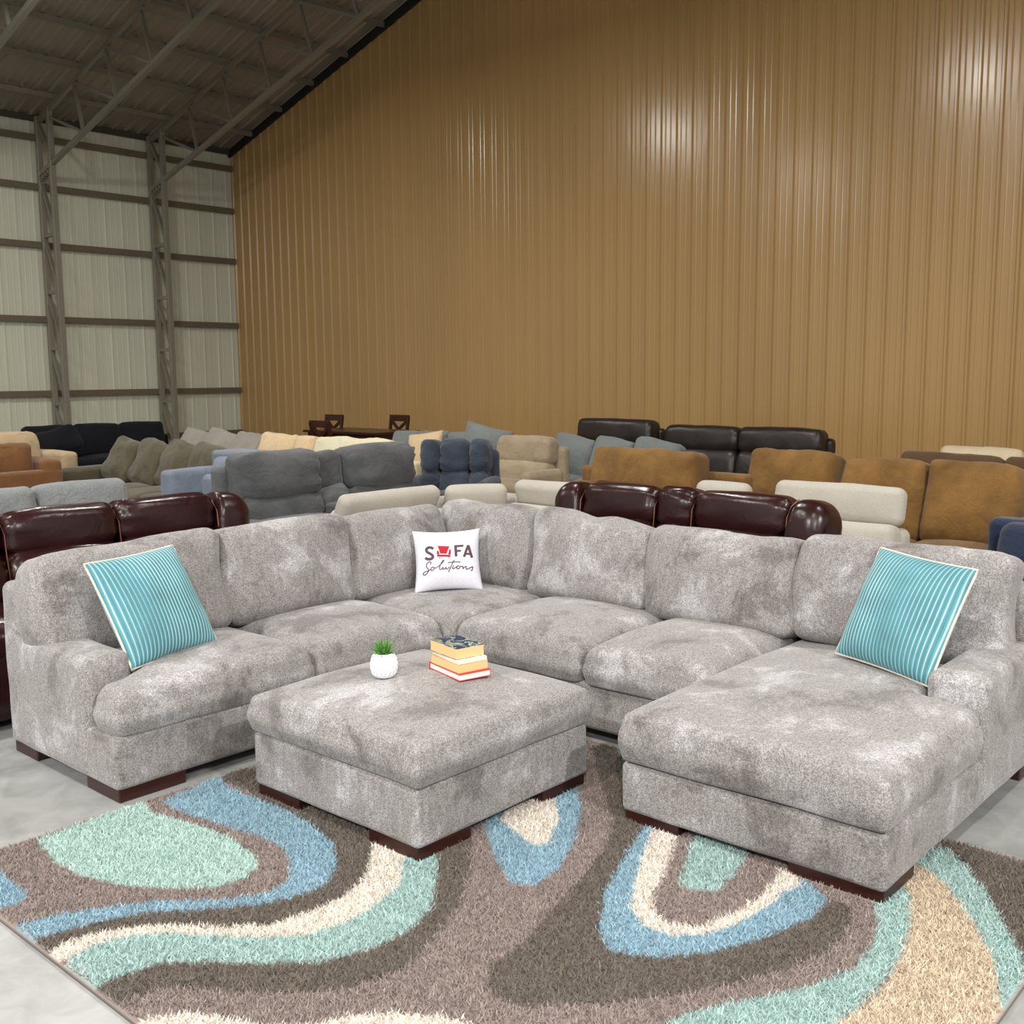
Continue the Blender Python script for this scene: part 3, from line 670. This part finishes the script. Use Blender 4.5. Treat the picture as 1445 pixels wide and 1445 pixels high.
book('red hardcover book with white pages at the bottom of the stack on the ottoman', near, .142, .228, .026, mat_plain('red_cloth', (205, 44, 48), .5), PW, True)
book('thick book with yellowed page edges, resting directly on the red hardcover', near + fL * .012 + fR * .004, .132, .2, .033, mat_plain('tan_cover', (206, 160, 100), .5), PY, False, 1)
book('thin white-edged book between the two thick yellowed books on the ottoman', near + fL * .018 + fR * .006, .128, .195, .015, mat_plain('pale_cover', (238, 236, 226), .5), PC, False, -1)
t = NT('photo_cover'); v = t.coord((1, 1, 1), rand=False)
n1 = t.noise(v, 16, 3, .5, 2.0); cA = t.ramp(n1, [(.36, lin((12, 22, 34))), (.45, lin((30, 62, 92))), (.52, lin((24, 34, 40))), (.57, lin((190, 205, 212))), (.63, lin((40, 52, 52))), (.72, lin((205, 190, 90)))])
t.link(cA, t.b.inputs['Base Color']); t.b.inputs['Roughness'].default_value = .3
tb = book('thick yellowed paperback with dark blue photo cover on top of the stack', near + fL * .03 + fR * .006, .126, .185, .042, t.m, PY, False, 2)

# ------------------------------------------------------------------ other sofas
def place(x, y, rz): return Matrix.Translation((x, y, 0)) @ Matrix.Rotation(rz, 4, 'Z')
SEED = [100]
def sd():
    SEED[0] += 1; return SEED[0]
def cush_sofa(label, x, y, rz, w, mat, n=3, depth=.92, top=.9, seat=.46, arm_h=.62, arm_w=.2, arm='box', cat='sofa', name='sofa', cw=None, tilt=14, amp=.016, fold=.008, t=.22, ch=None,
              frame_h=.72, arms=(1, 1), mats=None, gap=0, frame_t=.17, sway=2, lean=0, cmat=None, puff=.04):
    s = thing(name, label, cat, (x, y, 0), rz); hw = w / 2; fm = DARKWOOD
    pbox('base', mat, s, -hw, hw, -depth + .02, -.02, .06, .3, .025)
    pbox('back_frame', mat, s, -hw, hw, -frame_t, 0, .2, frame_h, .045, seed=sd())
    x0 = -hw + arm_w * arms[0]; x1 = hw - arm_w * arms[1]
    for i, (sx, use) in enumerate(((-1, arms[0]), (1, arms[1]))):
        if not use: continue
        a, b = (-hw - .006, -hw + arm_w) if sx < 0 else (hw - arm_w, hw + .006)
        if arm == 'box': pbox('arm', mat, s, a, b, -depth, -.03, .06, arm_h, .05, crown=(.012, .01, .012), seed=sd())
        else:
            pbox('arm', mat, s, a, b, -depth, -.03, .06, arm_h - .1, .03, seed=sd())
            c_ = cushion_obj('arm_pad', mat, s, (arm_w + .08, depth - .08, .24), ((a + b) / 2, -depth / 2 - .04, arm_h - .1), r=.115, crown=(.01, .015, .02), seed=sd())
    cw = cw or [(x1 - x0) / n] * n; tot = sum(cw); k = (x1 - x0) / tot; p = x0
    for i, c_ in enumerate(cw):
        c_ *= k; cx = p + c_ / 2; p += c_
        v, f = cushion(c_ - .008, depth - .2, seat - .27, r=.055, crown=(0, .01, .03), amp=.006, seed=sd()); mesh_obj('seat_cushion', v, f, mat, s, True, loc=(cx, -(depth - .2) / 2 - .19, (seat + .27) / 2))
        hh = ch or (top - seat + .04)
        sdd = sd(); q = random.uniform(-1, 1)
        v, f = cushion(c_ - .01 - gap, t, hh, r=min(.06, t * .4), crown=(.008, puff + .02, .014), amp=amp, freq=4.5, seed=sdd, fold=fold)
        o = mesh_obj('back_cushion', v, f, (cmat[i] if cmat else mat), s, True, loc=(cx, -frame_t - t / 2 + .0, top - hh / 2 - .01 + q * .008))
        o.rotation_euler = (R(-tilt), R(q * sway + lean), R(q * sway))
    for sx in (-1, 1):
        for yy in (-depth + .1, -.1): G().box(sx * (hw - .1) - .03, sx * (hw - .1) + .03, yy - .03, yy + .03, 0, .07, .004).obj('foot', fm, s)
    return s
def recliner(label, x, y, rz, segs, mat, depth=.93, top=.92, head_h=.27, arm_w=.22, cat='sofa', name='reclining_sofa', head_t=.24, lumb=.3, seat=.48, piping=None, head_amp=.009, gather=.016, fold=.01, wing=True, arm_h=.6, head_puff=.05):
    """segs: widths as ('seat', w) or ('console', w), arms are outside them"""
    wsum = sum(q[1] for q in segs); hw = wsum / 2 + arm_w; s = thing(name, label, cat, (x, y, 0), rz)
    pbox('base', mat, s, -hw + .02, hw - .02, -depth + .06, -.06, .03, .3, .03)
    pbox('back_panel', mat, s, -hw + .03, hw - .03, -.13, 0, .1, top - .1, .05, seed=sd())
    for sx in (-1, 1):
        a, b = (-hw, -hw + arm_w) if sx < 0 else (hw - arm_w, hw)
        pbox('arm', mat, s, a, b, -depth, -.1, .02, arm_h - .07, .05, seed=sd())
        cushion_obj('arm_pad', mat, s, (arm_w + .03, depth - .2, .18), ((a + b) / 2, -depth / 2 - .06, arm_h - .08), r=.085, crown=(0, .01, .015), seed=sd())
        if wing:
            roll_obj('wing', mat, s, (arm_w, .3, .46), ((a + b) / 2 - sx * .004, -.22, top - .235 - .012), (R(-8), R(sx * 7), R(-sx * 6)), eL=.03 if sx > 0 else .12, eR=.03 if sx < 0 else .12, m=.55 if 1 else 1, seed=sd(), gather=.004, puff=.0)
    p = -wsum / 2
    for kind, w in segs:
        cx = p + w / 2; p += w
        flat = kind == 'flat'
        roll_obj('headrest', mat, s, (w - .002, head_t * (.7 if flat else 1), head_h), (cx, -.2 + (.05 if flat else 0), top - head_h / 2 - (.035 if flat else 0)), (R(-8), 0, 0), puff=0 if flat else head_puff, gather=.002 if flat else gather, seed=sd(), droop=.0 if flat else .035, amp=head_amp)
        roll_obj('backrest', mat, s, (w - .002, .24, lumb), (cx, -.26, top - head_h - lumb / 2 + .03), (R(-10), 0, 0), puff=.04, gather=gather, seed=sd(), amp=.01)
        if kind == 'seat':
            cushion_obj('seat_cushion', mat, s, (w - .008, depth - .3, .2), (cx, -depth / 2 - .13, seat - .1), r=.07, crown=(0, .02, .03), seed=sd())
            cushion_obj('footrest', mat, s, (w - .012, .1, .32), (cx, -depth + .06, .2), r=.04, crown=(0, .02, 0), seed=sd())
        else:
            pbox('console', mat, s, cx - w / 2 + .005, cx + w / 2 - .005, -depth + .05, -.3, .1, seat + .08, .04, seed=sd())
        if piping:
            for e in (cx - w / 2, cx + w / 2):
                G().tube([(e, -.17, top - .012), (e, -.26, top - .04), (e, -.315, top - .1), (e, -.325, top - head_h + .03), (e, -.36, top - head_h - lumb * .5)], .003, 6).obj('welt', piping, s, True)
    return s
WELT = mat_plain('contrast_stitch', (150, 110, 84), .7)
# burgundy pair
recliner('burgundy leather reclining sofa behind the left arm of the grey sectional', 2.57, 5.78, 0, [('seat', .62)] * 3, BURG, top=.915, head_h=.225, lumb=.28, piping=WELT, arm_w=.23)
recliner('burgundy leather loveseat with centre console behind the right run of the grey sectional', 5.58, 3.4, R(-90), [('seat', .56), ('console', .26), ('seat', .6)], BURG, top=.915, head_h=.225, lumb=.28, piping=WELT, arm_w=.22)
# pale grey low sectional with adjustable headrests
PALE = mat_fabric('pale_grey_fabric', (188, 182, 171), .06, 4, 220, .2, .001, .004)
s = thing('sectional_sofa', 'pale grey L-shaped sectional with slim adjustable headrests behind the burgundy loveseat', 'sofa')
pbox('base', PALE, s, 4.8, 6.5, 5.2, 6.1, .08, .32, .03); pbox('base', PALE, s, 5.66, 6.5, 2.45, 5.2, .08, .32, .03)
pbox('back_panel', PALE, s, 4.82, 6.5, 5.94, 6.1, .2, .64, .05); pbox('back_panel', PALE, s, 6.34, 6.5, 2.47, 5.95, .2, .64, .05)
def pal_seat(cx, cy, w, rz, htop, tilt, hh=.2, back=True, fwd=0):
    q = Matrix.Rotation(rz, 4, 'Z')
    def L(x, y, z): return Vector((cx, cy, 0)) + (q @ Vector((x, y, z)))
    for nm, sz, l, rx, kw in (('headrest', (w - .01, .13, hh), (0, -.14 - fwd, htop - hh / 2), tilt, dict(r=.055, crown=(.005, .012, .005))),
                              ('backrest', (w - .01, .2, htop - hh - .36), (0, -.23, (htop - hh + .4) / 2), -8, dict(r=.06, crown=(0, .02, 0))),
                              ('seat_cushion', (w - .01, .62, .18), (0, -.55, .39), 0, dict(r=.06, crown=(0, .01, .02)))):
        v, f = cushion(*sz, seed=sd(), amp=.004, **kw); o = mesh_obj(nm, v, f, PALE, s, True, loc=L(*l)); o.rotation_euler = (q.to_3x3() @ Matrix.Rotation(R(rx), 3, 'X')).to_euler()
pal_seat(5.3, 6.1, .98, 0, .755, 28)
pal_seat(6.12, 5.88, .5, R(-35), .745, 20)
pal_seat(6.5, 5.2, .8, R(-90), .77, 14)
pal_seat(6.5, 4.35, .86, R(-90), .775, 14)
pal_seat(6.5, 3.72, .42, R(-90), .86, 0, .2)
pal_seat(6.5, 2.9, .86, R(-90), .90, -12, .24)
pbox('arm', PALE, s, 5.7, 6.45, 2.3, 2.46, .05, .56, .05)
# slate recliners
SLATE = mat_fabric('slate_suede', (88, 90, 92), .28, 3, 200, .2); SLATE2 = mat_fabric('navy_slate_suede', (62, 70, 82), .24, 3, 200, .2)
recliner('slate grey suede reclining loveseat with puffy backs behind the pale grey sectional', 5.66, 7.35, 0, [('seat', .78), ('flat', .3), ('seat', .78)], SLATE, top=1.0, head_h=.37, head_t=.28, lumb=.34, head_amp=.022, gather=.034, wing=False, arm_w=.12, arm_h=.5, head_puff=.07)
recliner('dark navy suede recliner with channelled puffy back right of the slate loveseat', 7.66, 7.5, R(-60), [('seat', .2), ('seat', .3), ('seat', .2)], SLATE2, top=.965, depth=.85, head_h=.32, head_t=.3, lumb=.34, head_amp=.014, gather=.022, wing=False, arm_w=.08, cat='armchair', name='recliner_chair', head_puff=.05)
BG = mat_fabric('blue_grey_tweed', (128, 131, 132), .14, 5, 120); DENIM = mat_fabric('denim_blue', (118, 127, 141), .12, 4, 200)
cush_sofa('blue-grey tweed sofa with two rounded backs behind the burgundy reclining sofa', 2.62, 6.9, 0, 2.2, BG, n=3, top=.945, t=.26, arm_h=.6, tilt=10, amp=.01, puff=.03, fold=0)
cush_sofa('denim blue armchair turned sideways between blue-grey sofa and slate loveseat', 6.12, 8.62, R(-90), .9, DENIM, n=1, top=.86, frame_h=.9, frame_t=.36, arm_h=.74, tilt=6, t=.14, amp=.006, fold=0, name='armchair', cat='armchair', arms=(1, 1))
OLIVE = mat_fabric('olive_grey_fabric', (86, 80, 62), .2, 4, 200)
cush_sofa('olive grey sofa with four slouchy crumpled back cushions in front of the black sofa', 6.3, 10.35, R(-90), 2.4, OLIVE, n=4, top=.92, arm_h=.62, amp=.035, fold=.03, tilt=26, t=.26, lean=9, depth=1.0, arms=(1, 0))
RUST = mat_fabric('rust_brown_fabric', (118, 80, 48), .18, 4, 220)
cush_sofa('rust brown sofa seen from behind with cushions bulging over its back', 3.9, 10.45, R(180), 2.1, RUST, n=2, top=.95, frame_h=.7, arm_h=.8, tilt=-4, t=.34, amp=.03, fold=.02, ch=.44)
BEIGE = mat_fabric('sand_beige_fabric', (180, 159, 125), .1, 4, 220)
cush_sofa('sand beige sofa with loose cushions behind the rust brown sofa', 5.1, 13.4, 0, 2.0, BEIGE, n=2, top=.96, arm_h=.72, amp=.03, fold=.02, tilt=16, t=.26, sway=5)
BLACKF = mat_fabric('black_fabric', (20, 20, 26), .2, 4, 220, .05)
cush_sofa('black fabric sofa with three square cushions along the white steel wall', 7.75, 15.5, 0, 2.5, BLACKF, n=3, top=.93, arm_h=.55, arm_w=.16, amp=.01, fold=.004, t=.2)
bp = cushion_obj('scatter_cushion', BLACKF, None, (.75, .2, .4), (6.85, 14.75, .7), (R(-30), R(-12), 0), r=.09, crown=(.02, .05, .02), amp=.03, seed=sd(), fold=.02); tag(bp, 'crumpled black cushion slumped at the left end of the black sofa', 'cushion')
GREYF = mat_fabric('mid_grey_fabric', (146, 142, 132), .1, 5, 220)
cush_sofa('mid grey sofa with flopped welted cushions in the far corner by the white wall', 8.3, 12.1, R(-90), 2.9, GREYF, n=4, top=.9, arm_h=.55, amp=.02, fold=.01, tilt=34, lean=9, t=.18, depth=1.0, sway=4)
CREAM = mat_fabric('cream_fabric', (222, 206, 172), .06, 4, 220); PEACH = mat_fabric('peach_beige_fabric', (216, 190, 152), .07, 4, 220); IVORY = mat_fabric('ivory_fabric', (222, 214, 182), .06, 4, 220)
cush_sofa('cream and peach sofa with soft cushions behind the slate loveseat', 7.6, 9.25, R(-90), 2.6, CREAM, n=3, top=.95, arm_h=.6, amp=.02, fold=.014, tilt=16, t=.26, cw=[.7, .35, 1.3], cmat=[PEACH, PEACH, IVORY])
GB = mat_fabric('grey_green_blue_fabric', (120, 126, 124), .12, 4, 220)
cush_sofa('grey-blue sofa with four back cushions behind the navy recliner', 9.5, 9.22, R(-90), 2.4, GB, n=4, top=.915, arm_h=.6, amp=.022, fold=.012, tilt=14, t=.24)
def scatter(label, mat, size, loc, rot, **kw):
    f = pillow_fn(size, size * .18, .05, sd()); v, fc = pillow_mesh(f, 22, 22)
    o = mesh_obj('scatter_cushion', v, fc, mat, None, True, loc=loc, rot=rot); return tag(o, label, 'cushion')
scatter('large grey-blue square pillow tipped on a corner beside the tan recliner', GB, .56, (8.82, 8.28, .76), (R(-16), R(14), R(-60)))
scatter('beige square pillow on the grey-blue sofa behind the navy recliner', PEACH, .5, (8.85, 9.3, .69), (R(-24), R(-8), R(-75)))
# tan recliner
TAN = mat_fabric('tan_suede', (164, 148, 122), .16, 4, 220)
recliner('tan suede recliner with pillow headrest right of the navy recliner', 8.87, 7.5, R(-90), [('seat', .76)], TAN, top=.94, depth=.8, head_h=.29, head_t=.22, lumb=.36, wing=False, arm_w=.1, cat='armchair', name='recliner_chair', gather=.006, head_puff=.015)
cush_sofa('grey-blue sofa with three back cushions between tan recliner and black recliners', 9.8, 6.95, R(-90), 1.66, GB, n=3, top=.9, arm_h=.6, amp=.016, fold=.008, tilt=15, t=.24, arms=(0, 0), lean=8)
# black recliners by the brown wall
recliner('single black leather recliner nearest the brown wall, left of the black loveseat', 10.8, 7.7, R(-90), [('seat', 1.12)], BLACKL, top=1.05, head_h=.3, head_t=.26, lumb=.4, wing=False, arm_w=.07, cat='armchair', name='recliner_chair', gather=.006)
recliner('black leather reclining loveseat near the brown wall, behind the camel chairs', 10.75, 5.95, R(-90), [('seat', .97), ('seat', .99)], BLACKL, top=1.0, head_h=.28, head_t=.24, lumb=.44, wing=False, arm_w=.07, gather=.006)
# camel corduroy set
CAMEL = mat_fabric('camel_corduroy', (124, 92, 50), .34, 4, 240, .12)
cush_sofa('wide camel corduroy chair with one long pillow back, behind the burgundy loveseat', 7.62, 5.0, R(-90), 1.64, CAMEL, n=1, top=.98, arm_h=.64, arm='roll', arm_w=.31, amp=.015, tilt=10, t=.28, ch=.48, cat='armchair', name='armchair', fold=.012, puff=.05, frame_h=.8)
cush_sofa('camel corduroy armchair between the wide camel chair and the camel loveseat', 8.46, 4.1, R(-90), 1.0, CAMEL, n=1, depth=.8, top=.955, arm_h=.64, arm='roll', arm_w=.12, amp=.02, tilt=12, t=.28, cat='armchair', name='armchair', puff=.05)
cush_sofa('camel corduroy loveseat with rolled arms at the right edge of the photo', 7.66, 2.57, R(-90), 1.46, CAMEL, n=2, top=.985, arm_h=.64, arm='roll', arm_w=.24, amp=.018, tilt=12, t=.28, name='loveseat', puff=.04, seat=.46, arms=(0, 1))
# far right
BRN = mat_fabric('dark_brown_suede', (92, 70, 48), .15, 4, 220)
cush_sofa('dark brown suede sofa behind the camel loveseat', 9.65, 2.8, R(-90), 2.15, BRN, n=2, top=.885, arm_h=.6, amp=.014, tilt=12, t=.26, puff=.03)
cush_sofa('ivory sofa with flat cushions against the brown wall, behind the dark brown sofa', 11.5, 3.2, R(-90), 2.0, CREAM, n=2, top=.83, frame_h=.7, arm_h=.6, amp=.012, t=.22)
cush_sofa('blue-grey armchair half hidden between black loveseat and camel armchair', 9.4, 4.45, R(-90), .95, BG, n=1, top=.87, arm_h=.62, cat='armchair', name='armchair', amp=.02)
NAVY = mat_fabric('navy_fabric', (36, 46, 68), .12, 4, 240)
cush_sofa('navy blue armchair cut by the right edge, behind the chaise back', 5.75, 1.32, R(-90), .86, NAVY, n=1, top=.86, arm_h=.6, cat='armchair', name='armchair', amp=.006, fold=0, arm_w=.1, t=.2, frame_h=.86)

# ------------------------------------------------------------------ dining set far back
DW = mat_wood('dark_walnut', (58, 30, 20), .28)
dt = thing('dining_table', 'dark wooden dining table standing before the brown wall', 'table', (10.4, 12.3, .035))
G().box(-.45, .45, -.82, .82, .73, .765, .006).obj('table_top', DW, dt)
G().box(-.38, .38, -.74, .74, .65, .73, .004).obj('apron', DW, dt)
for sx in (-1, 1):
    for sy in (-1, 1): G().box(sx * .36 - .04, sx * .36 + .04, sy * .72 - .04, sy * .72 + .04, -.035, .73, .004).obj('leg', DW, dt)
def chair(label, x, y, rz):
    c = thing('dining_chair', label, 'chair', (x, y, 0), rz, 'dining chairs')
    G().box(-.22, .22, -.22, .22, .44, .475, .008).obj('seat', DW, c)
    for sx in (-1, 1):
        G().bar((sx * .19, -.19, 0), (sx * .19, -.19, .45), .04).obj('leg', DW, c)
        G().bar((sx * .19, .2, 0), (sx * .19, .2, .46), .04).bar((sx * .19, .2, .46), (sx * .2, .28, .96), .04).obj('leg', DW, c)
    g = G(); g.bar((-.22, .275, .94), (.22, .275, .94), .03, .1); g.bar((-.19, .225, .6), (.19, .225, .6), .03, .05)
    g.bar((-.18, .23, .62), (.18, .268, .9), .025, .045); g.bar((.18, .23, .62), (-.18, .268, .9), .025, .045)
    g.obj('back', DW, c); return c
chair('dark cross-back dining chair on the near side, left end of the dining table', 9.6, 11.9, R(90))
chair('dark cross-back dining chair on the far side, left end of the dining table', 10.68, 13.6, R(-90))
chair('dark cross-back dining chair standing alone at the right of the dining table', 11.1, 12.5, R(-90))

# ------------------------------------------------------------------ light
def lamp(x, y, z, p, size=.45, col=(1, .972, .93)):
    l = bpy.data.lights.new('high_bay_light', 'AREA'); l.shape = 'DISK'; l.size = size; l.energy = p; l.color = col
    o = bpy.data.objects.new('high_bay_light', l); COL.objects.link(o); o.location = (x, y, z)
for x in (0, 6):
    for y in (.3, 6.4, 12.5): lamp(x, y, 6.5, 130 if y < 1 else 215)
for x, y in ((-5, -4), (1, -6), (-6, 2.5)): lamp(x, y, 6.5, 980)
w = bpy.data.worlds.new('world'); sc.world = w; w.use_nodes = True
w.node_tree.nodes['Background'].inputs[0].default_value = (1, .97, .95, 1); w.node_tree.nodes['Background'].inputs[1].default_value = .75
sc.view_settings.view_transform = 'Standard'; sc.view_settings.look = 'None'; sc.view_settings.exposure = 0; sc.view_settings.gamma = 1
